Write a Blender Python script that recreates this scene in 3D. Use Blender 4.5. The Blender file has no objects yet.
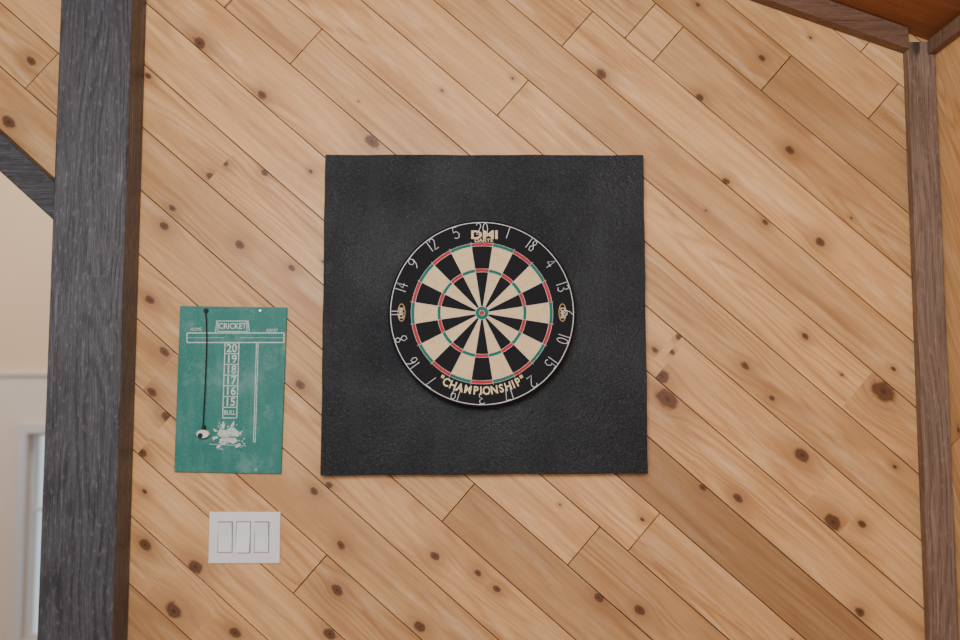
import bpy, bmesh, math, random
from mathutils import Vector, Matrix
random.seed(7)
scene = bpy.context.scene
COL = scene.collection

# ------------------------------------------------------------------ camera
D = 2.31; CZ = 1.53; TH = math.radians(4.63); F = 35/36*960
cam_d = bpy.data.cameras.new("camera"); cam = bpy.data.objects.new("camera", cam_d)
COL.objects.link(cam); scene.camera = cam
cam.location = (0, -D, CZ); cam.rotation_euler = (math.pi/2+TH, 0, 0)
cam_d.lens = 35; cam_d.sensor_width = 36
cam_d.dof.use_dof = True; cam_d.dof.focus_distance = D; cam_d.dof.aperture_fstop = 1.3

def P(px, py, y=0.0):
    """point of the vertical plane at depth y that was measured at this photo position"""
    u = (px-480)/F; v = (320-py)/F
    d = Vector((u, math.cos(TH)-v*math.sin(TH), math.sin(TH)+v*math.cos(TH)))
    t = (y+D)/d.y
    return Vector((0, -D, CZ))+d*t

# ------------------------------------------------------------------ node helpers
class NT:
    def __init__(s, name):
        s.mat = bpy.data.materials.new(name); s.mat.use_nodes = True
        s.t = s.mat.node_tree; s.bsdf = s.t.nodes["Principled BSDF"]
    def n(s, ty, **kw):
        nd = s.t.nodes.new(ty)
        for k, v in kw.items(): setattr(nd, k, v)
        return nd
    def put(s, sock, v):
        if isinstance(v, bpy.types.NodeSocket): s.t.links.new(v, sock)
        else: sock.default_value = v
    def m(s, op, a, b=None, c=None, clamp=False):
        nd = s.n("ShaderNodeMath", operation=op, use_clamp=clamp)
        s.put(nd.inputs[0], a)
        if b is not None: s.put(nd.inputs[1], b)
        if c is not None: s.put(nd.inputs[2], c)
        return nd.outputs[0]
    def mix(s, f, a, b, bt='MIX'):
        nd = s.n("ShaderNodeMix", data_type='RGBA', blend_type=bt)
        s.put(nd.inputs[0], f)
        s.put(nd.inputs[6], a if isinstance(a, bpy.types.NodeSocket) else (*a, 1))
        s.put(nd.inputs[7], b if isinstance(b, bpy.types.NodeSocket) else (*b, 1))
        return nd.outputs[2]
    def comb(s, x, y, z):
        nd = s.n("ShaderNodeCombineXYZ")
        for i, v in enumerate((x, y, z)): s.put(nd.inputs[i], v)
        return nd.outputs[0]
    def sep(s, v):
        nd = s.n("ShaderNodeSeparateXYZ"); s.put(nd.inputs[0], v); return nd.outputs
    def noise(s, vec, scale=1, detail=2, rough=.5):
        nd = s.n("ShaderNodeTexNoise"); s.put(nd.inputs["Vector"], vec)
        nd.inputs["Scale"].default_value = scale; nd.inputs["Detail"].default_value = detail
        nd.inputs["Roughness"].default_value = rough
        return nd.outputs[0]
    def ss(s, x, a, b, lo=0., hi=1.):
        nd = s.n("ShaderNodeMapRange", interpolation_type='SMOOTHSTEP')
        s.put(nd.inputs[0], x); s.put(nd.inputs[1], a); s.put(nd.inputs[2], b)
        nd.inputs[3].default_value = lo; nd.inputs[4].default_value = hi
        return nd.outputs[0]
    def attr(s, name): return s.n("ShaderNodeAttribute", attribute_name=name)
    def obj(s): return s.n("ShaderNodeTexCoord").outputs["Object"]
    def bump(s, h, strength=.3, dist=.001):
        nd = s.n("ShaderNodeBump"); s.put(nd.inputs["Height"], h)
        nd.inputs["Strength"].default_value = strength; nd.inputs["Distance"].default_value = dist
        s.t.links.new(nd.outputs[0], s.bsdf.inputs["Normal"])
    def set(s, col=None, rough=None, metal=None, spec=None):
        if col is not None: s.put(s.bsdf.inputs["Base Color"], col if isinstance(col, bpy.types.NodeSocket) else (*col, 1))
        if rough is not None: s.put(s.bsdf.inputs["Roughness"], rough)
        if metal is not None: s.put(s.bsdf.inputs["Metallic"], metal)
        if spec is not None: s.put(s.bsdf.inputs["Specular IOR Level"], spec)
        return s.mat

def plain(name, col, rough=.5, metal=0, noise_scale=None, amt=.15, bump=0):
    k = NT(name)
    if noise_scale:
        f = k.noise(k.obj(), noise_scale, 3)
        c = k.mix(f, [x*(1-amt) for x in col], [min(1, x*(1+amt)) for x in col])
        if bump: k.bump(f, bump, .001)
        return k.set(c, rough, metal)
    return k.set(col, rough, metal)

# ------------------------------------------------------------------ plank wood
def plank_mat(name, light, mid, dark, knotc, rough=.5):
    k = NT(name)
    kv = k.sep(k.attr("kvec").outputs["Vector"]); pv = k.sep(k.attr("pvec").outputs["Vector"])
    tone = k.attr("tone").outputs["Fac"]
    x, y, R = kv[0], kv[1], kv[2]; s, t, rnd = pv[0], pv[1], pv[2]
    r3 = k.m('MULTIPLY', rnd, 41.3)
    wob = k.noise(k.comb(k.m('MULTIPLY', s, 60), k.m('MULTIPLY', t, 60), r3), 1, 2)
    xs = k.m('MULTIPLY', x, .68)
    r2 = k.m('ADD', k.m('MULTIPLY', xs, xs), k.m('MULTIPLY', y, y))
    r = k.m('SQRT', r2)
    rw = k.m('MULTIPLY', r, k.m('ADD', .55, k.m('MULTIPLY', wob, .9)))
    R2 = k.m('MULTIPLY', R, R)
    fall = k.m('EXPONENT', k.m('MULTIPLY', -1., k.m('DIVIDE', r2, k.m('MAXIMUM', k.m('MULTIPLY', R2, 40.), 1e-7))))
    defl = k.m('MULTIPLY', fall, k.m('DIVIDE', k.m('MULTIPLY', y, k.m('MULTIPLY', R2, 2.6)), k.m('ADD', r2, k.m('ADD', R2, 1e-8))))
    warp = k.noise(k.comb(k.m('MULTIPLY', s, 5), k.m('MULTIPLY', t, 14), r3), 1, 2)
    tp = k.m('ADD', k.m('SUBTRACT', t, defl), k.m('MULTIPLY', k.m('SUBTRACT', warp, .5), .012))
    fib = k.noise(k.comb(k.m('MULTIPLY', s, 7), k.m('MULTIPLY', tp, 420), r3), 1, 3, .6)
    fib2 = k.noise(k.comb(k.m('MULTIPLY', s, 2.2), k.m('MULTIPLY', tp, 75), r3), 1, 2, .6)
    big = k.noise(k.comb(k.m('MULTIPLY', s, .9), k.m('MULTIPLY', tp, 11), r3), 1, 1, .4)
    ring = k.m('ADD', .5, k.m('MULTIPLY', .5, k.m('SINE', k.m('MULTIPLY', big, 95.))))
    ring = k.m('POWER', ring, 2.2)
    ringamt = k.noise(k.comb(k.m('MULTIPLY', s, 1.1), k.m('MULTIPLY', t, 6), k.m('ADD', r3, 9.)), 1, 1)
    ringamt = k.ss(ringamt, .36, .62)
    blot = k.noise(k.comb(k.m('MULTIPLY', s, 3.), k.m('MULTIPLY', t, 12), k.m('ADD', r3, 3.)), 1, 3, .55)
    blot2 = k.noise(k.comb(k.m('MULTIPLY', s, 1.6), k.m('MULTIPLY', tp, 22), k.m('ADD', r3, 17.)), 1, 3, .6)
    f = k.m('ADD', k.m('MULTIPLY', ring, k.m('MULTIPLY', ringamt, .50)), k.m('MULTIPLY', k.ss(fib, .35, .75), .28))
    f = k.m('ADD', f, k.m('MULTIPLY', k.ss(fib2, .36, .70), .38), clamp=True)
    c = k.mix(f, light, mid)
    c = k.mix(k.m('MULTIPLY', k.ss(blot, .44, .70), .55), c, mid)
    c = k.mix(k.m('MULTIPLY', k.ss(blot2, .54, .76), .60), c, dark)
    # scuffed pale patches of dried surface
    pal = k.noise(k.comb(k.m('MULTIPLY', s, 4.), k.m('MULTIPLY', t, 30), k.m('ADD', r3, 23.)), 1, 4, .65)
    c = k.mix(k.m('MULTIPLY', k.ss(pal, .52, .72), .6), c, (min(.9, light[0]*1.08+.04), min(.9, light[1]*1.15+.05), min(.9, light[2]*1.25+.08)))
    # tone: 1 = plain board, lower = browner heartwood board, higher = paler
    c = k.mix(k.m('MULTIPLY', k.ss(tone, 1.0, .5), .85), c, k.mix(f, dark, [v*.62 for v in dark]))
    c = k.mix(1.0, c, k.comb(tone, tone, tone), 'MULTIPLY')
    has = k.m('GREATER_THAN', R, .0005)
    halo = k.m('MULTIPLY', has, k.m('EXPONENT', k.m('MULTIPLY', -1., k.m('DIVIDE', r2, k.m('MAXIMUM', k.m('MULTIPLY', R2, 8.), 1e-7)))))
    c = k.mix(k.m('MULTIPLY', halo, .66), c, dark)
    mask = k.m('MULTIPLY', has, k.ss(rw, k.m('MULTIPLY', R, 1.15), k.m('MULTIPLY', R, .6)))
    kr = k.m('ADD', .5, k.m('MULTIPLY', .5, k.m('SINE', k.m('MULTIPLY', rw, 2400.))))
    kc = k.mix(k.m('MULTIPLY', kr, .5), knotc, [v*2.2 for v in knotc])
    core = k.ss(rw, k.m('MULTIPLY', R, .38), k.m('MULTIPLY', R, .1))
    kc = k.mix(k.m('MULTIPLY', core, .8), kc, [v*.25 for v in knotc])
    edge = k.m('MULTIPLY', k.ss(rw, k.m('MULTIPLY', R, .55), k.m('MULTIPLY', R, .8)), .65)
    kc = k.mix(edge, kc, [v*.25 for v in knotc])
    c = k.mix(k.m('MULTIPLY', mask, .92), c, kc)
    k.bump(k.m('ADD', fib, k.m('MULTIPLY', mask, .5)), .25, .0006)
    return k.set(c, rough, 0, .35)

def clip(poly, a, b, c):
    out = []
    for i in range(len(poly)):
        p, q = poly[i], poly[(i+1) % len(poly)]
        dp = a*p[0]+b*p[1]-c; dq = a*q[0]+b*q[1]-c
        if dp <= 0: out.append(p)
        if (dp < 0 < dq) or (dq < 0 < dp):
            tt = dp/(dp-dq); out.append((p[0]+(q[0]-p[0])*tt, p[1]+(q[1]-p[1])*tt))
    return out
def clip_convex(poly, conv):
    for i in range(len(conv)):
        p, q = conv[i], conv[(i+1) % len(conv)]
        ex, ey = q[0]-p[0], q[1]-p[1]
        a, b = ey, -ex
        poly = clip(poly, a, b, a*p[0]+b*p[1])
        if len(poly) < 3: return []
    return poly

def plank_surface(name, O, U, V, N, polys, ang, w, t0, mat, backmat, joints=(), knots=(), tones=(),
                  seed=1, thick=.018, gap=.00125, calm=None, rknots=1.0, tr=(.86, 1.14)):
    rng = random.Random(seed)
    O, U, V, N = Vector(O), Vector(U), Vector(V), Vector(N)
    ca, sa = math.cos(ang), math.sin(ang)
    ST = lambda u, v: (u*ca+v*sa, -u*sa+v*ca)
    UV = lambda s, t: (s*ca-t*sa, s*sa+t*ca)
    W = lambda u, v, h: O+U*u+V*v+N*h
    allp = [ST(*p) for pl in polys for p in pl]
    smin, smax = min(p[0] for p in allp), max(p[0] for p in allp)
    tmin, tmax = min(p[1] for p in allp), max(p[1] for p in allp)
    jr = {}
    for (u, v) in joints:
        s, t = ST(u, v); jr.setdefault(math.floor((t-t0)/w), []).append(s)
    kr = {}
    for (u, v, R) in knots:
        s, t = ST(u, v); kk = math.floor((t-t0)/w)
        lo, hi = t0+kk*w+R*.9, t0+(kk+1)*w-R*.9
        kr.setdefault(kk, []).append((s, min(max(t, lo), hi), R))
    me = bpy.data.meshes.new(name); verts = []; faces = []; K = []; PV = []; T = []
    for kk in range(math.floor((tmin-t0)/w), math.floor((tmax-t0)/w)+1):
        ta, tb = t0+kk*w+gap, t0+(kk+1)*w-gap
        cuts = list(jr.get(kk, []))
        s = smin-rng.uniform(0, 2)
        while s < smax:
            u, v = UV(s, (ta+tb)/2)
            if not (calm and calm(u, v)): 
                if all(abs(s-c) > .4 for c in cuts): cuts.append(s)
            s += rng.uniform(1.0, 2.6)
        cuts = sorted([smin-.1]+[c for c in cuts if smin < c < smax]+[smax+.1])
        for i in range(len(cuts)-1):
            a, b = cuts[i]+gap, cuts[i+1]-gap
            rnd = rng.random(); tone = rng.uniform(*tr)
            if rng.random() < .15: tone = rng.uniform(.80, .88)
            for (u, v, tn) in tones:
                s1, t1 = ST(u, v)
                if a < s1 < b and ta < t1 < tb: tone = tn
            ks = [q for q in kr.get(kk, []) if a < q[0] < b]
            s = a+rng.uniform(.05, .5)
            while s < b and rknots > 0:
                R = rng.choice([.0018, .0024, .003, .0045])
                if all(abs(s-q[0]) > .10 for q in ks): ks.append((s, rng.uniform(ta+.012, tb-.012), R))
                s += rng.uniform(.16, .7)/rknots
            ks.sort()
            bounds = [a]+[(ks[j][0]+ks[j+1][0])/2 for j in range(len(ks)-1)]+[b]
            if not ks: ks = [(a-5, ta, 0.)]; bounds = [a, b]
            for j, q in enumerate(ks):
                rect = [UV(bounds[j], ta), UV(bounds[j+1], ta), UV(bounds[j+1], tb), UV(bounds[j], tb)]
                for pl in polys:
                    pg = clip_convex(rect, pl)
                    if len(pg) < 3: continue
                    n0 = len(verts); m_ = len(pg)
                    verts += [W(u, v, 0) for u, v in pg]+[W(u, v, -thick) for u, v in pg]
                    fs = [list(range(n0, n0+m_))]+[[n0+(x+1) % m_, n0+x, n0+m_+x, n0+m_+(x+1) % m_] for x in range(m_)]
                    for f in fs:
                        faces.append(f)
                        for vi in f:
                            s1, t1 = ST(*pg[(vi-n0) % m_])
                            K.append((s1-q[0], t1-q[1], q[2])); PV.append((s1+rnd*7, t1, rnd)); T.append(tone)
    nf = len(faces)
    for pl in polys:
        n0 = len(verts); verts += [W(u, v, -thick*.45) for u, v in pl]+[W(u, v, -thick*2.2) for u, v in pl]
        m_ = len(pl)
        fs = [list(range(n0, n0+m_)), list(range(n0+2*m_-1, n0+m_-1, -1))]
        fs += [[n0+(x+1) % m_, n0+x, n0+m_+x, n0+m_+(x+1) % m_] for x in range(m_)]
        for f in fs:
            faces.append(f)
            for _ in f: K.append((5, 5, 0)); PV.append((0, 0, 0)); T.append(.5)
    me.from_pydata(verts, [], faces)
    me.materials.append(mat); me.materials.append(backmat)
    for i, p in enumerate(me.polygons): p.material_index = 0 if i < nf else 1
    a1 = me.attributes.new("kvec", 'FLOAT_VECTOR', 'CORNER'); a1.data.foreach_set("vector", [c for v in K for c in v])
    a2 = me.attributes.new("pvec", 'FLOAT_VECTOR', 'CORNER'); a2.data.foreach_set("vector", [c for v in PV for c in v])
    a3 = me.attributes.new("tone", 'FLOAT', 'CORNER'); a3.data.foreach_set("value", T)
    ob = bpy.data.objects.new(name, me); COL.objects.link(ob)
    return ob

# ------------------------------------------------------------------ generic mesh helpers
def mk(name, verts, faces, mats, idx=None, parent=None, smooth=False):
    me = bpy.data.meshes.new(name); me.from_pydata([tuple(v) for v in verts], [], faces)
    for m in (mats if isinstance(mats, list) else [mats]): me.materials.append(m)
    if idx: 
        for p, i in zip(me.polygons, idx): p.material_index = i
    if smooth:
        for p in me.polygons: p.use_smooth = True
    me.update()
    ob = bpy.data.objects.new(name, me); COL.objects.link(ob)
    if parent: ob.parent = parent
    return ob
def box(name, lo, hi, mat, bevel=0, parent=None, seg=2):
    bm = bmesh.new(); bmesh.ops.create_cube(bm, size=1)
    for v in bm.verts:
        v.co = Vector([(lo[i]+hi[i])/2+v.co[i]*(hi[i]-lo[i]) for i in range(3)])
    if bevel: bmesh.ops.bevel(bm, geom=bm.edges[:], offset=bevel, segments=seg, affect='EDGES', profile=.5)
    me = bpy.data.meshes.new(name); bm.to_mesh(me); bm.free(); me.materials.append(mat)
    ob = bpy.data.objects.new(name, me); COL.objects.link(ob)
    if parent: ob.parent = parent
    return ob
def prism(name, pts, y0, y1, mat, bevel=0, parent=None):
    bm = bmesh.new()
    a = [bm.verts.new((p[0], y0, p[1])) for p in pts]; b = [bm.verts.new((p[0], y1, p[1])) for p in pts]
    bm.faces.new(a); bm.faces.new(b[::-1]); n = len(pts)
    for i in range(n): bm.faces.new([a[(i+1) % n], a[i], b[i], b[(i+1) % n]])
    bmesh.ops.recalc_face_normals(bm, faces=bm.faces[:])
    if bevel: bmesh.ops.bevel(bm, geom=bm.edges[:], offset=bevel, segments=2, affect='EDGES', profile=.5)
    me = bpy.data.meshes.new(name); bm.to_mesh(me); bm.free(); me.materials.append(mat)
    ob = bpy.data.objects.new(name, me); COL.objects.link(ob)
    if parent: ob.parent = parent
    return ob
def to_mesh(ob, name, parent=None):
    dg = bpy.context.evaluated_depsgraph_get(); dg.update()
    me = bpy.data.meshes.new_from_object(ob.evaluated_get(dg)); 
    n = bpy.data.objects.new(name, me); n.matrix_world = ob.matrix_world.copy(); COL.objects.link(n)
    bpy.data.objects.remove(ob)
    if parent: n.parent = parent
    return n
def text(name, body, size, loc, mat, parent, rot=0, bold=0, align='CENTER', sx=1.0, ext=.0002):
    c = bpy.data.curves.new(name+"_c", 'FONT'); c.body = body; c.size = size
    c.align_x = align; c.align_y = 'CENTER'; c.offset = bold; c.extrude = ext
    c.materials.append(mat); c.resolution_u = 3
    o = bpy.data.objects.new(name+"_t", c); COL.objects.link(o)
    o.matrix_world = Matrix.Translation(loc) @ Matrix.Rotation(rot, 4, 'Y') @ Matrix.Rotation(math.pi/2, 4, 'X') @ Matrix.Diagonal((sx, 1, 1, 1))
    return to_mesh(o, name, parent)
def wires(name, polylines, rad, mat, parent=None, cyclic=False, smooth=True):
    c = bpy.data.curves.new(name+"_c", 'CURVE'); c.dimensions = '3D'; c.bevel_depth = rad; c.bevel_resolution = 2
    c.use_fill_caps = True; c.materials.append(mat)
    for pl in polylines:
        cyc = cyclic
        if isinstance(pl, tuple) and pl[0] == 'C': cyc = True; pl = pl[1]
        sp = c.splines.new('POLY'); sp.points.add(len(pl)-1); sp.use_cyclic_u = cyc
        for i, p in enumerate(pl): sp.points[i].co = (*p, 1)
    o = bpy.data.objects.new(name+"_t", c); COL.objects.link(o)
    return to_mesh(o, name, parent)
def empty(name, loc=(0, 0, 0)):
    e = bpy.data.objects.new(name, None); COL.objects.link(e); e.empty_display_size = .05
    return e

# ------------------------------------------------------------------ materials
m_cedar = plank_mat("cedar_planks", (.77, .455, .20), (.49, .235, .085), (.31, .145, .062), (.095, .036, .015), .42)
m_ceil = plank_mat("ceiling_planks", (.46, .17, .06), (.30, .10, .035), (.2, .07, .03), (.06, .025, .012), .5)
m_back = plain("groove_shadow_board", (.035, .018, .009), .8)

def stain_mat(name, c1, c2, c3, rough=.45, axis='z', gsc=1., tint=None):
    k = NT(name); o = k.sep(k.obj())
    if axis == 'z': s, a, b = o[2], o[0], o[1]
    else: s, a, b = o[0], o[2], o[1]
    warp = k.noise(k.comb(k.m('MULTIPLY', a, 5), k.m('MULTIPLY', b, 5), k.m('MULTIPLY', s, 2.2)), 1, 2)
    w = k.m('MULTIPLY', k.m('SUBTRACT', warp, .5), .05)
    a2 = k.m('ADD', a, w)
    fine = k.noise(k.comb(k.m('MULTIPLY', a2, 330*gsc), k.m('MULTIPLY', b, 330*gsc), k.m('MULTIPLY', s, 7)), 1, 4, .65)
    mid = k.noise(k.comb(k.m('MULTIPLY', a2, 60*gsc), k.m('MULTIPLY', b, 60*gsc), k.m('MULTIPLY', s, 2.5)), 1, 3, .6)
    big = k.noise(k.comb(k.m('MULTIPLY', a2, 9), k.m('MULTIPLY', b, 9), k.m('MULTIPLY', s, .8)), 1, 1)
    ring = k.m('POWER', k.m('ADD', .5, k.m('MULTIPLY', .5, k.m('SINE', k.m('MULTIPLY', big, 110.)))), 2.)
    rough_n = k.noise(k.comb(k.m('MULTIPLY', a, 120), k.m('MULTIPLY', b, 120), k.m('MULTIPLY', s, 45)), 1, 4, .7)
    f = k.m('ADD', k.m('MULTIPLY', k.ss(fine, .38, .66), .45), k.m('MULTIPLY', ring, .40))
    f = k.m('ADD', f, k.m('MULTIPLY', k.ss(mid, .35, .7), .30), clamp=True)
    c = k.mix(f, c2, c1)
    c = k.mix(k.ss(mid, .60, .78), c, c3)
    c = k.mix(k.m('MULTIPLY', k.ss(rough_n, .50, .70), .5), c, c3)
    c = k.mix(k.m('MULTIPLY', k.ss(fine, .62, .72), .9), c, [v*.2 for v in c1])
    if tint:
        tn = k.noise(k.comb(k.m('MULTIPLY', a, 14), k.m('MULTIPLY', b, 14), k.m('MULTIPLY', s, 2.)), 1, 3, .6)
        c = k.mix(k.m('MULTIPLY', k.ss(tn, .48, .72), .4), c, tint)
    vo = k.n("ShaderNodeTexVoronoi"); k.put(vo.inputs["Vector"], k.comb(k.m('MULTIPLY', a, 9.), k.m('MULTIPLY', b, 9.), k.m('MULTIPLY', s, 3.4)))
    vo.inputs["Scale"].default_value = 1.
    c = k.mix(k.ss(vo.outputs["Distance"], .13, .06), c, [v*.35 for v in c1])
    k.bump(k.m('ADD', k.m('MULTIPLY', f, -1.), k.m('MULTIPLY', rough_n, .5)), 1.0, .0018)
    return k.set(c, rough, 0, .5)
m_grey = stain_mat("grey_stained_timber", (.022, .023, .029), (.082, .086, .104), (.20, .21, .25), .42, tint=(.070, .062, .060))
m_brown = stain_mat("brown_weathered_trim", (.13, .075, .05), (.26, .165, .118), (.34, .24, .18), .55)
m_brown_h = stain_mat("brown_stained_trim", (.12, .055, .033), (.20, .10, .06), (.24, .14, .09), .55, 'x')

# ------------------------------------------------------------------ room measures
XW = P(137.5, 320).x
post_d = .10
XPL = P(48.5, 320, -post_d).x
XPC = (XW+XPL)/2
XR = (P(929, 5).x+P(953, 635).x)/2
ca_, cb_ = P(834, 0, -.036), P(903, 24, -.036)
csl = (cb_.z-ca_.z)/(cb_.x-ca_.x)
zc = lambda x: cb_.z+csl*(x-cb_.x)
XFL = -3.2
YF = -4.6

b1, b2 = P(0, 152, -.06), P(54, 201, -.06)
bsl = (b2.z-b1.z)/(b2.x-b1.x)
zb = lambda x: b1.z+bsl*(x-b1.x)

ang = math.radians(-41)
nrm = (math.sin(-ang), math.cos(ang))
def tt(p): return p.x*nrm[0]+p.z*nrm[1]
tA, tB = tt(P(440, 520)), tt(P(560, 45))
w = (tB-tA)/9
J = []
for a, b in [((285,65),(318,38)), ((487,125),(515,97)), ((560,45),(588,20)), ((617,45),(650,12)), ((645,66),(680,35)),
             ((750,100),(787,64)), ((440,520),(475,487)), ((625,552),(658,518)), ((560,572),(592,538)), ((855,130),(888,100)),
             ((290,592),(325,562)), ((222,8),(245,-14)), ((850,60),(880,34)), ((230,-2),(255,-20)),
             ((30,80),(55,60)),
             ((600,440),(600,440)), ((450,380),(450,380)), ((520,300),(520,300)), ((480,210),(480,210)), ((400,390),(400,390)), ((540,185),(540,185))]:
    q = P((a[0]+b[0])/2, (a[1]+b[1])/2); J.append((q.x, q.z))
PXM = D/F
Kn = []
for x, y, r in [(375,138,6.5),(198,45,5.5),(148,76,3),(211,177,4),(225,163,3),(265,172,3),(164,226,4),(172,208,3),(292,268,3),(600,76,5),(700,97,3.5),
    (762,58,3),(725,182,3),(765,222,2.5),(820,242,4),(805,336,3),(745,366,3.5),(680,336,3),(672,352,2.5),(672,394,9),(659,379,6.5),(884,391,10),
    (802,455,6.5),(833,522,7),(738,498,4),(704,486,3),(862,524,3.5),(655,350,3),(314,491,3.5),(329,485,3),(192,571,6),(174,611,7),(337,590,5),
    (341,545,3.5),(235,633,4.5),(330,634,5),(478,573,3),(600,596,4),(497,589,3),(860,612,4),(420,627,4.5),(165,352,4),(152,392,4),(9,122,6),
    (31,61,4),(435,556,4),(262,95,4),(772,398,2.5),(150,300,4),(168,415,4.5),(140,455,4),(300,385,4),(640,610,4.5),(790,150,4),(240,245,4),(145,545,5)]:
    q = P(x, y); Kn.append((q.x, q.z, r*PXM*.98))
TN = []
for x, y, t in [(840,140,.82),(480,540,.84),(700,520,.76),(640,620,.88),(560,480,1.14),(680,565,.96),(700,460,1.02),(700,380,1.08),
    (750,370,.93),(750,300,1.12),(750,240,.94),(750,180,1.14),(750,115,.93),(860,90,1.0),(720,40,.90),(560,20,.98),
    (250,100,1.14),(400,70,1.12),(230,210,1.14),(165,150,.92),(380,500,1.0),(450,600,.90),(170,440,1.04),(165,240,1.12),(250,300,.94),(30,30,.95)]:
    q = P(x, y); TN.append((q.x, q.z, t))
def calm(u, v):
    a, b = P(-20, 660), P(980, -20)
    return a.x < u < b.x and a.z < v < b.z+.1

polys = [[(XPC, 0), (XR, 0), (XR, zc(XR)), (XPC, zc(XPC))],
         [(XFL, zb(XFL)), (XPC, zb(XPC)), (XPC, zc(XPC)), (XFL, max(zc(XFL), zb(XFL)+.02))]]
plank_surface("wall_back", (0, 0, 0), (1, 0, 0), (0, 0, 1), (0, -1, 0), polys, ang, w, tA, m_cedar, m_back, J, Kn, TN, seed=11, calm=calm, rknots=.75)
plank_surface("wall_right", (XR, 0, 0), (0, -1, 0), (0, 0, 1), (-1, 0, 0), [[(0.0, 0), (-YF, 0), (-YF, zc(XR)), (0.0, zc(XR))]],
              math.radians(-62), w, .03, m_cedar, m_back, seed=5, tr=(1.05, 1.2), rknots=.4)
L = (XR-XFL)*math.sqrt(1+csl*csl)
dirc = Vector((-1, 0, -csl)).normalized()
nc = Vector((dirc.z, 0, -dirc.x)); nc = nc if nc.z < 0 else -nc
plank_surface("ceiling", (XR, 0, zc(XR)), dirc, (0, -1, 0), nc, [[(0, -.02), (L, -.02), (L, -YF), (0, -YF)]],
              0, .11, .0, m_ceil, m_back, seed=9)
m_floor = plank_mat("floor_boards", (.33, .2, .11), (.22, .12, .06), (.15, .08, .04), (.05, .03, .02), .4)
plank_surface("floor", (XFL-1, YF, 0), (1, 0, 0), (0, 1, 0), (0, 0, 1), [[(0, 0), (XR-XFL+1.04, 0), (XR-XFL+1.04, -YF+3.2), (0, -YF+3.2)]],
              0, .14, 0, m_floor, m_back, seed=3, rknots=.3)

# ------------------------------------------------------------------ timber post and brace
def timber_post(x0, x1, zt):
    bm = bmesh.new()
    bmesh.ops.create_cube(bm, size=1)
    y0, y1, z0, z1 = -post_d, -.0005, 0.001, zt
    for v in bm.verts:
        v.co = Vector((x0+(v.co.x+.5)*(x1-x0), y0+(v.co.y+.5)*(y1-y0), z0+(v.co.z+.5)*(z1-z0)))
    vert = [e for e in bm.edges if abs(e.verts[0].co.z-e.verts[1].co.z) > 1]
    bmesh.ops.bevel(bm, geom=vert, offset=.005, segments=3, affect='EDGES', profile=.5)
    me = bpy.data.meshes.new("timber_post"); bm.to_mesh(me); bm.free(); me.materials.append(m_grey)
    ob = bpy.data.objects.new("timber_post", me); COL.objects.link(ob)
timber_post(XPL, XW, zc(XW)-.012)
hw = (P(0, 133, -.06).z-P(0, 171, -.06).z)/2
XE = XPL-.0003
xs = XPL
while zb(xs)+hw < zc(xs)-.02 and xs > XFL: xs -= .01
prism("timber_brace", [(xs, zb(xs)-hw), (XE, zb(XE)-hw), (XE, zb(XE)+hw), (xs, zb(xs)+hw)], -.06, -.0005,
      stain_mat("grey_stained_brace", (.03, .031, .037), (.075, .079, .092), (.12, .125, .15), .45, 'x'), .004)

# ------------------------------------------------------------------ trims
xt0 = (P(903, 20).x+P(922, 620).x)/2
box("trim_1", (xt0, -.028, 0), (XR-.002, -.0005, zc(XR)-.012), m_brown, .002)
dz = P(903, 24, -.036).z-P(903, 47, -.036).z
xa = XW
prism("trim_2", [(xa, zc(xa)-dz), (xt0+.001, zc(xt0)-dz), (xt0+.001, zc(xt0)-.004), (xa, zc(xa)-.004)], -.036, -.0005, m_brown_h, .002)
box("trim_3", (XR-.022, YF, zc(XR)-.045), (XR-.001, -.03, zc(XR)-.010), m_brown, .002)

# ------------------------------------------------------------------ far room seen through the opening
m_cream = plain("cream_plaster", (.68, .50, .34), .8, 0, 3, .04)
m_white = plain("white_paint", (.66, .57, .50), .5, 0, 5, .03)
YB = 2.6
wx0 = P(30, 430, YB).x; wx1 = wx0+.62
wz1, wz0 = P(31, 432, YB).z, P(31, 640, YB).z
XA, XB = XFL-1, XR+.04
zs = P(10, 376, YB).z
def wall_with_hole(name, y0, y1, xa, xb, za, zt, hx0, hx1, hz0, hz1, mat):
    V = []; Fc = []
    for (a, b, c, d) in [(xa, hx0, za, zt), (hx1, xb, za, zt), (hx0, hx1, za, hz0), (hx0, hx1, hz1, zt)]:
        n = len(V)
        V += [(a, y0, c), (b, y0, c), (b, y0, d), (a, y0, d), (a, y1, c), (b, y1, c), (b, y1, d), (a, y1, d)]
        Fc += [[n+i for i in f] for f in [(0,1,2,3),(5,4,7,6),(4,0,3,7),(1,5,6,2),(3,2,6,7),(4,5,1,0)]]
    return mk(name, V, Fc, mat)
wall_with_hole("wall_far", YB, YB+.12, XA, XB, 0, 3.6, wx0, wx1, wz0, wz1, m_cream)
wall_with_hole("wainscot_panel", YB-.021, YB-.001, XA, XB, .1, zs, wx0-.02, wx1+.02, wz0-.02, wz1+.02, m_white)
box("trim_4", (XA, YB-.035, zs), (XB, YB-.001, zs+.03), m_white, .004)
box("baseboard_far", (XA, YB-.045, 0.001), (XB, YB-.001, .1), m_white, .004)
win = empty("window_1")
m_frame = plain("window_frame_paint", (.58, .56, .55), .4)
cw = .045
for i, (a, b, c, d) in enumerate([(wx0-cw, wx0+.006, wz0-cw, wz1+cw), (wx1-.006, wx1+cw, wz0-cw, wz1+cw),
                                  (wx0+.006, wx1-.006, wz0-cw, wz0+.006), (wx0+.006, wx1-.006, wz1-.006, wz1+cw)]):
    box("casing_%d" % i, (a, YB-.055, c), (b, YB-.022, d), m_frame, .002, win)
zm = wz1-(wz1-wz0)*.38
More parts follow.
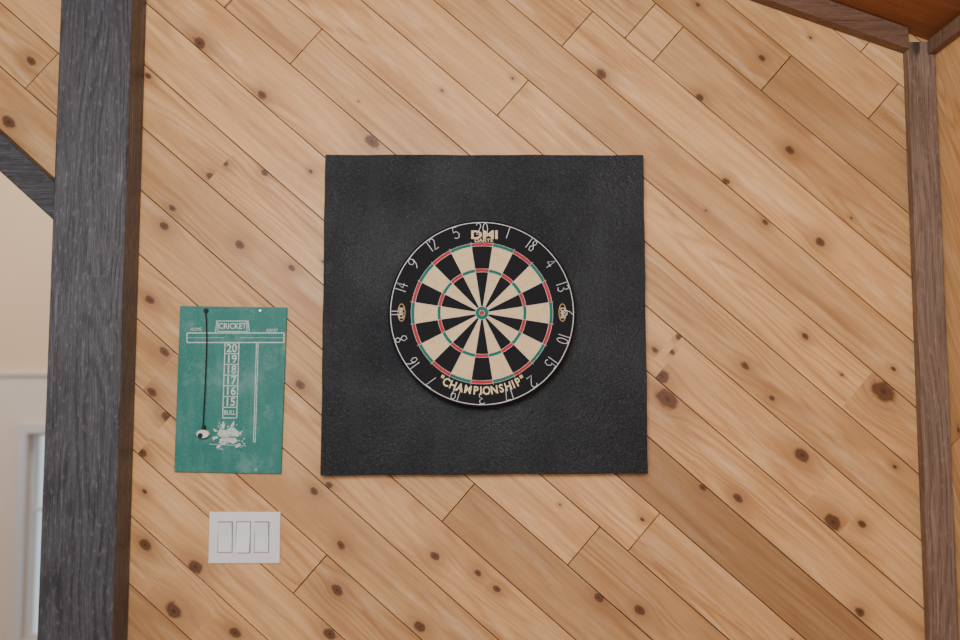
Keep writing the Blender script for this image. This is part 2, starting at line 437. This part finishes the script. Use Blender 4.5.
for i, (a, b, c, d) in enumerate([(wx0+.0, wx0+.018, wz0, wz1), (wx1-.018, wx1, wz0, wz1), (wx0+.018, wx1-.018, wz0, wz0+.02), (wx0+.018, wx1-.018, wz1-.02, wz1), (wx0+.018, wx1-.018, zm-.01, zm+.01)]):
    box("sash_%d" % i, (a, YB+.02, c), (b, YB+.06, d), m_frame, .002, win)
box("wall_left", (XA-.1, YF, 0), (XA, YB+.12, 3.6), m_cream)
box("ceiling_far", (XA, .14, 3.5), (XB, YB-.001, 3.6), m_cream)

# ------------------------------------------------------------------ foam backboard
def foam_mat():
    k = NT("black_rubber_foam"); o = k.obj()
    sp = k.noise(o, 420, 2, .7); gr = k.noise(o, 150, 3, .6); lo = k.noise(o, 4.5, 3, .55)
    so = k.sep(o)
    streak = k.noise(k.comb(k.m('MULTIPLY', so[0], 14), 0., k.m('MULTIPLY', so[2], 3)), 1, 3, .6)
    c = k.mix(k.ss(gr, .35, .7), (.003, .0042, .0065), (.008, .011, .016))
    c = k.mix(k.m('MULTIPLY', k.ss(sp, .58, .68), .8), c, (.07, .084, .105))
    c = k.mix(k.m('MULTIPLY', k.ss(streak, .48, .72), .5), c, (.016, .020, .026))
    k.bump(k.m('ADD', gr, k.m('MULTIPLY', sp, .6)), .8, .0022)
    return k.set(c, k.ss(lo, .3, .7, .36, .6), 0, .28)
m_foam = foam_mat()
FT = .030
def foam_board():
    c = [P(325, 154.5, -FT), P(643.5, 155, -FT), P(648, 473.5, -FT), P(320.5, 475.5, -FT)]
    n = 40; V = []; Fc = []
    def edgew(s, sd): return .0005*math.sin(s*17+sd)+.0003*math.sin(s*41+sd*2)
    for lay in range(3):
        ins = [.0012, 0, 0][lay]
        for j in range(n+1):
            for i in range(n+1):
                u, v = i/n, j/n
                p = c[0]*(1-u)*(1-v)+c[1]*u*(1-v)+c[2]*u*v+c[3]*(1-u)*v
                x, z = p.x, p.z
                if i == 0: x += ins+edgew(v, 1)
                if i == n: x += -ins+edgew(v, 2)
                if j == 0: z += -ins+edgew(u, 3)
                if j == n: z += ins+edgew(u, 4)
                V.append((x, [-FT, -FT+.0015, -.0005][lay], z))
    m_ = (n+1)**2
    for j in range(n):
        for i in range(n):
            a = j*(n+1)+i
            Fc.append([a, a+n+1, a+n+2, a+1]); Fc.append([2*m_+a, 2*m_+a+1, 2*m_+a+n+2, 2*m_+a+n+1])
    ring = [i for i in range(n+1)]+[j*(n+1)+n for j in range(1, n+1)]+[n*(n+1)+i for i in range(n-1, -1, -1)]+[j*(n+1) for j in range(n-1, 0, -1)]
    for l in range(2):
        for q in range(len(ring)):
            a, b = ring[q], ring[(q+1) % len(ring)]
            Fc.append([l*m_+a, l*m_+b, (l+1)*m_+b, (l+1)*m_+a])
    ob = mk("foam_backboard", V, Fc, m_foam)
    bm = bmesh.new(); bm.from_mesh(ob.data)
    bmesh.ops.delete(bm, geom=[v for v in bm.verts if not v.link_faces], context='VERTS')
    bmesh.ops.recalc_face_normals(bm, faces=bm.faces[:])
    bm.to_mesh(ob.data); bm.free()
foam_board()

# ------------------------------------------------------------------ dartboard
BT = .038
yf = -FT-BT
cen = P(482, 313, yf); R0 = (P(576, 313, yf).x-P(388, 313, yf).x)/2
S = R0/.2255
db = empty("dartboard")
def sisal(name, col, amt=.25):
    k = NT(name); o = k.obj()
    f = k.noise(o, 900, 3, .6); g = k.noise(o, 60, 2); h_ = k.noise(o, 480, 2, .6)
    c = k.mix(f, [v*(1-amt) for v in col], [min(1, v*(1+amt)) for v in col])
    c = k.mix(k.m('MULTIPLY', k.ss(g, .45, .75), .28), c, [v*.6 for v in col])
    c = k.mix(k.m('MULTIPLY', k.ss(h_, .60, .70), .5), c, [v*.35+.015 for v in col])
    k.bump(f, .25, .0006)
    return k.set(c, .75, 0, .2)
m_sb = sisal("sisal_black", (.008, .009, .012)); m_sc = sisal("sisal_cream", (.82, .62, .35), .12)
m_sr = sisal("sisal_red", (.50, .034, .048)); m_sg = sisal("sisal_green", (.018, .18, .135))
m_wire = plain("steel_wire", (.62, .62, .62), .35, .6)
m_numw = plain("number_wire", (.70, .71, .74), .35, .25)
m_gold = plain("gold_print", (.72, .53, .27), .5)
m_cprint = plain("cream_print", (.84, .68, .40), .6)
def lathe(name, prof, seg, mat, parent, mats=None):
    V = []; Fc = []
    for (r, y) in prof:
        for i in range(seg):
            a = 2*math.pi*i/seg
            V.append((cen.x+r*math.sin(a), y, cen.z+r*math.cos(a)))
    for l in range(len(prof)-1):
        for i in range(seg):
            j = (i+1) % seg
            Fc.append([l*seg+i, (l+1)*seg+i, (l+1)*seg+j, l*seg+j])
    Fc.append([i for i in range(seg)][::-1]); Fc.append([(len(prof)-1)*seg+i for i in range(seg)])
    ob = mk(name, V, Fc, mat, parent=parent)
    bm = bmesh.new(); bm.from_mesh(ob.data); bmesh.ops.recalc_face_normals(bm, faces=bm.faces[:]); bm.to_mesh(ob.data); bm.free()
    return ob
lathe("board_body", [(.224*S, -FT-.0003), (.2255*S, -FT-.002), (.2255*S, yf+.004), (.2243*S, yf+.0012), (.2215*S, yf)], 128, m_sb, db)
V = []; Fc = []; ix = []
def sector(r0, r1, a0, a1, mi, y):
    n = max(2, int((a1-a0)/math.radians(1.5))); b = len(V)
    for i in range(n+1):
        a = a0+(a1-a0)*i/n
        for r in (r0, r1): V.append((cen.x+r*S*math.sin(a), y, cen.z+r*S*math.cos(a)))
    for i in range(n): Fc.append([b+2*i, b+2*i+1, b+2*i+3, b+2*i+2]); ix.append(mi)
st = math.radians(18)
ys = yf-.0006
for i in range(20):
    a0, a1 = (i-.5)*st, (i+.5)*st
    sgl = 0 if i % 2 == 0 else 1; dbl = 2 if i % 2 == 0 else 3
    sector(.0159, .099, a0, a1, sgl, ys); sector(.107, .162, a0, a1, sgl, ys)
    sector(.099, .107, a0, a1, dbl, ys); sector(.162, .170, a0, a1, dbl, ys)
sector(.00635, .0159, 0, 2*math.pi, 3, ys); sector(0, .00635, 0, 2*math.pi, 2, ys)
mk("scoring_segments", V, Fc, [m_sb, m_sc, m_sr, m_sg], ix, db)
yw = ys-.0009
def circ(r, y=yw, n=120): return ('C', [(cen.x+r*S*math.sin(2*math.pi*i/n), y, cen.z+r*S*math.cos(2*math.pi*i/n)) for i in range(n)])
def ray(r0, r1, a, y=yw): return [(cen.x+r*S*math.sin(a), y, cen.z+r*S*math.cos(a)) for r in (r0, r1)]
wires("wire_spider", [circ(r) for r in (.170, .162, .107, .099, .0159, .00635)]+[ray(.0159, .174, (i+.5)*st) for i in range(20)], .00045, m_wire, db)
DG = {'0': [(.5+.5*math.sin(a*math.pi/8), .5+.5*math.cos(a*math.pi/8)) for a in range(17)],
 '1': [(.5, 0), (.5, 1)],
 '2': [(0, .8), (.1, .95), (.5, 1.02), (.9, .92), (.95, .7), (.6, .4), (0, 0), (1, 0)],
 '3': [(0, .9), (.4, 1), (.85, .92), (.9, .68), (.4, .53), (.9, .42), (1, .2), (.6, 0), (0, .1)],
 '4': [(.7, 0), (.7, 1), (0, .35), (1, .35)],
 '5': [(.9, 1), (.15, 1), (.1, .55), (.6, .62), (1, .35), (.8, .05), (.4, 0), (0, .1)],
 '6': [(.8, 1), (.3, .75), (.02, .35), (.2, .03), (.7, .0), (1, .25), (.8, .52), (.3, .5), (.05, .3)],
 '7': [(0, 1), (1, 1), (.35, 0)],
 '8': [(.5, .53), (.1, .72), (.25, .98), (.75, .98), (.9, .72), (.5, .53), (.05, .28), (.25, 0), (.75, 0), (.95, .28), (.5, .53)]}
DG['9'] = [(1-x, 1-y) for x, y in DG['6']]
order = [20, 1, 18, 4, 13, 6, 10, 15, 2, 17, 3, 19, 7, 16, 8, 11, 14, 9, 12, 5]
PL = [circ(.2195, yw-.001), circ(.219, yw-.002)]
h = .0275
for i, nmb in enumerate(order):
    a = i*st; sx = str(nmb); wd = {1: .014, 2: .011}[len(sx)]
    widths = [(.003 if ch == '1' else wd) for ch in sx]; g = .005
    tot = sum(widths)+g*(len(sx)-1); x = -tot/2
    for ch, cw_ in zip(sx, widths):
        pl = []
        for (dx, dy) in DG[ch]:
            lx = x+dx*cw_ if ch != '1' else x+cw_/2; ly = .190+dy*h
            X = lx*math.cos(a)+ly*math.sin(a); Z = -lx*math.sin(a)+ly*math.cos(a)
            pl.append((cen.x+X*S, yw-.001, cen.z+Z*S))
        PL.append(pl); x += cw_+g
wires("number_ring", PL, .00095, m_numw, db)
word = '"CHAMPIONSHIP"'
wch = {'"': .6, 'C': .95, 'H': 1.0, 'A': .95, 'M': 1.18, 'P': .9, 'I': .45, 'O': 1.05, 'N': 1.0, 'S': .88}
tot = sum(wch[c] for c in word); rad = .187; unit = .0182; acc = -tot/2
for c in word:
    mid_ = acc+wch[c]/2; acc += wch[c]
    phi = mid_*unit/rad
    lx, lz = rad*math.sin(phi), -rad*math.cos(phi)
    text("letter", c, .0275*S, (cen.x+lx*S, ys-.0004, cen.z+lz*S), m_cprint, db, rot=-phi, bold=.0006, sx=.86)
text("logo_text", "DMI", .028*S, (cen.x+.006, ys-.0004, cen.z+.1885*S), m_gold, db, bold=.0009, sx=1.35)
text("logo_text", "DARTS", .011*S, (cen.x+.004, ys-.0004, cen.z+.1755*S), m_gold, db, bold=.0003, sx=1.3)
for sgn in (-1, 1):
    pts = [(cen.x+sgn*.193*S+.0085*math.cos(q*math.pi/12), ys-.0004, cen.z+.001+.021*math.sin(q*math.pi/12)) for q in range(24)]
    wires("emblem_outline", [('C', pts)], .0008, m_gold, db)
    text("emblem_text", "DMI", .015*S, (cen.x+sgn*.193*S, ys-.0004, cen.z), m_gold, db, rot=sgn*math.pi/2, bold=.0004)

# ------------------------------------------------------------------ chalk scoreboard
sb = empty("chalk_scoreboard")
def green_mat():
    k = NT("green_chalkboard"); o = k.obj()
    a = k.noise(o, 7, 4, .6); b = k.noise(o, 220, 3, .6)
    so = k.sep(o); s_ = k.noise(k.comb(k.m('MULTIPLY', so[0], 30), 0., k.m('MULTIPLY', so[2], 8)), 1, 4, .65)
    sm = k.noise(o, 13, 5, .7)
    c = k.mix(a, (.013, .15, .125), (.028, .22, .185))
    c = k.mix(k.m('MULTIPLY', k.ss(s_, .42, .75), .35), c, (.13, .31, .28))
    c = k.mix(k.m('MULTIPLY', k.ss(sm, .50, .70), .42), c, (.19, .37, .34))
    c = k.mix(k.m('MULTIPLY', k.ss(b, .56, .74), .35), c, (.24, .40, .37))
    return k.set(c, .55, 0, .35)
YS = -.008
cs = [P(180, 306, YS), P(287, 307.5, YS), P(281, 474, YS), P(174, 472, YS)]
prism("board_panel", [(p.x, p.z) for p in cs[::-1]], YS, -.0005, green_mat(), .0012, sb)
m_chalk = NT("white_print")
_o = m_chalk.obj(); _f = m_chalk.noise(_o, 260, 3, .7)
m_chalk = m_chalk.set(m_chalk.mix(m_chalk.ss(_f, .42, .75), (.64, .72, .69), (.17, .38, .33)), .7)
yp = YS-.0005
LV = []; LF = []
def q4(a, b, c, d):
    n = len(LV); LV.extend([P(*p, yp) for p in (a, b, c, d)]); LF.append([n, n+3, n+2, n+1])
def ln(x0, y0, x1, y1, t=1.0):
    dx, dy = x1-x0, y1-y0; l = math.hypot(dx, dy); nx, ny = -dy/l*t/2, dx/l*t/2
    q4((x0+nx, y0+ny), (x1+nx, y1+ny), (x1-nx, y1-ny), (x0-nx, y0-ny))
def rc(x0, y0, x1, y1, t=1.0, sk=0):
    ln(x0, y0, x1, y0, t); ln(x1, y0, x1+sk, y1, t); ln(x1+sk, y1, x0+sk, y1, t); ln(x0+sk, y1, x0, y0, t)
rc(187, 333, 284, 342.5, 1.1)
rc(218, 321, 247, 331.5, .9)
ln(217, 320, 215.5, 333, .9); ln(248, 320, 249.5, 333, .9)
rc(225, 343, 239, 418, 1.0, -2.3)
for i in range(1, 7): ln(225-.33*i, 343+i*10.7, 239-.33*i, 343+i*10.7, .9)
rc(256.5, 343, 258.2, 442, .8, -3)
ln(187, 337.8, 224, 337.8, .35); ln(240, 337.8, 284, 337.8, .35)
ln(209, 444, 246, 446, .5)
mk("printed_lines", LV, LF, m_chalk, parent=sb)
pxs = (P(281, 400, yp)-P(280, 400, yp)).length
text("printed_text", "CRICKET", 8.2*pxs, P(232.5, 326.3, yp), m_chalk, sb, bold=.0004, sx=.85)
for i, t_ in enumerate(["20", "19", "18", "17", "16", "15"]):
    text("printed_text", t_, 11.5*pxs, P(231.8-.33*i, 348.6+i*10.7, yp), m_chalk, sb, bold=.0005, sx=.95)
text("printed_text", "BULL", 6.2*pxs, P(229.7, 412.8, yp), m_chalk, sb, bold=.0003, sx=.8)
text("printed_text", "HOME", 5*pxs, P(196, 329.5, yp), m_chalk, sb, sx=.8)
text("printed_text", "AWAY", 5*pxs, P(272, 330.5, yp), m_chalk, sb, sx=.8)
BV = []; BF = []
def addp(pts):
    n = len(BV); BV.extend([P(x, y, yp) for x, y in pts]); BF.append(list(range(n, n+len(pts)))[::-1])
addp([(217,434),(220,429),(226,430),(231,427),(236,429),(239,433),(238,437),(232,436),(228,437),(222,438)])
addp([(220,438.6),(228,438),(235,437.5),(238,441),(233,444),(229,442),(224,445),(219,443)])
addp([(221,428),(223,421),(225,424),(224,429)]); addp([(230,426.5),(234,420.5),(234.5,424),(233,427)])
addp([(238.5,433),(243,430),(240,436)]); addp([(215,432),(212.5,428),(218,431)]); addp([(212,437),(218,436),(218,438),(213,440)])
addp([(216,447),(219,444),(221,446),(218,449)]); addp([(234,445),(240,443),(241,446),(236,448)])
rng = random.Random(4)
for i in range(60):
    x = 226+rng.gauss(0, 7.5); y = 437+rng.gauss(0, 6); r = rng.uniform(.3, .9)
    addp([(x+r*math.cos(a_)*rng.uniform(.6, 1.3), y+r*math.sin(a_)*rng.uniform(.6, 1.3)) for a_ in [k_*math.pi/3 for k_ in range(6)]])
mk("printed_bull", BV, BF, m_chalk, parent=sb)
m_blk = plain("black_cord", (.008, .008, .009), .7); m_stl = plain("steel_hook", (.5, .5, .48), .3, .8)
m_holder = plain("white_holder", (.75, .74, .7), .5)
ye = YS-.006
cord = [(205.5, 311), (206.3, 320), (206.8, 340), (206, 365), (205, 390), (203.8, 412), (203, 428)]
wires("cord", [[P(x, y, ye) for x, y in cord]], .0017, m_blk, sb)
def disc(name, px, py, r, y0, y1, mat, n=24, parent=sb, rx=1.):
    c = P(px, py, y0)
    return prism(name, [(c.x+r*rx*math.cos(2*math.pi*i/n), c.z+r*math.sin(2*math.pi*i/n)) for i in range(n)], y0, y1, mat, .0008, parent)
disc("hook_head", 205.5, 310.5, .0055, YS-.008, YS, m_blk)
disc("screw_head", 260, 310.5, .004, YS-.002, YS, m_stl)
disc("screw_head", 256, 470, .003, YS-.002, YS, m_stl)
disc("chalk_clip", 202.5, 434, .010, YS-.016, YS-.001, m_holder, rx=1.5)
disc("chalk_tip", 200, 435.5, .006, YS-.019, YS-.016, m_blk)
disc("chalk_end", 203, 428, .006, YS-.014, YS-.001, m_blk, rx=.7)

# ------------------------------------------------------------------ light switch plate
sw = empty("light_switch_plate")
m_pl = plain("white_plastic", (.82, .81, .82), .32); m_rk = plain("rocker_plastic", (.84, .88, .95), .15); m_gap = plain("switch_gap_shade", (.20, .20, .20), .6)
YP = -.0065
c = [P(209, 511.5, YP), P(280.5, 512, YP), P(279.5, 564, YP), P(208, 563.5, YP)]
x0, x1, z0, z1 = (c[0].x+c[3].x)/2, (c[1].x+c[2].x)/2, (c[2].z+c[3].z)/2, (c[0].z+c[1].z)/2
box("cover_plate", (x0, YP, z0), (x1, -.0005, z1), m_pl, .003, sw, 3)
for i, cx in enumerate((225.3, 243.3, 261.8)):
    q = P(cx, 537, YP); hw_, hh = .0182, .0375
    box("rocker_bezel_%d" % i, (q.x-hw_, YP-.0006, q.z-hh), (q.x+hw_, YP+.002, q.z+hh), m_gap, 0, sw)  # bezel coloured grey to stand for the shadow gap round the rocker
    a, b = hw_-.0019, hh-.0019; up = .009 if i != 1 else .0015; dn = .0015 if i != 1 else .010
    V_ = [(q.x-a, YP-up, q.z+b), (q.x+a, YP-up, q.z+b), (q.x-a, YP-.0025, q.z), (q.x+a, YP-.0025, q.z), (q.x-a, YP-dn, q.z-b), (q.x+a, YP-dn, q.z-b)]
    V_ += [(v[0], YP, v[2]) for v in V_]
    mk("rocker_%d" % i, V_, [(0,2,3,1),(2,4,5,3),(0,1,7,6),(4,10,11,5),(0,6,8,2),(2,8,10,4),(1,3,9,7),(3,5,11,9)], m_rk, parent=sw)
    for zz in (515.5, 559.5):
        disc("screw_%d" % i, cx, zz, .0026, YP-.0009, YP+.001, m_rk, 16, sw)

# ------------------------------------------------------------------ light
wd = bpy.data.worlds.new("world"); scene.world = wd; wd.use_nodes = True
bg = wd.node_tree.nodes["Background"]; bg.inputs[0].default_value = (.80, .90, 1.0, 1); bg.inputs[1].default_value = .9
def area(name, loc, target, sx, sy, e, col):
    l = bpy.data.lights.new(name, 'AREA'); l.shape = 'RECTANGLE'; l.size = sx; l.size_y = sy; l.energy = e; l.color = col
    o = bpy.data.objects.new(name, l); COL.objects.link(o); o.location = loc
    o.rotation_euler = (Vector(target)-Vector(loc)).to_track_quat('-Z', 'Y').to_euler(); return o
area("added_soft_light", (-.35, -2.9, 2.35), (-.1, 0, 1.72), 1.3, .8, 62, (1, .98, .94))  # key light added behind the camera, set close for falloff, not a window
area("added_soft_light.001", (.9, -3.9, 2.0), (.2, 0, 1.6), 1.4, 1.0, 18, (1, .97, .94))  # weaker fill light added from the right, no window stands here
area("far_room_added_fill", (-2.2, 1.2, 3.3), (-2.2, 1.9, 0), 1.0, 1.0, 50, (1, .93, .84))  # unseen area light added to brighten the far room
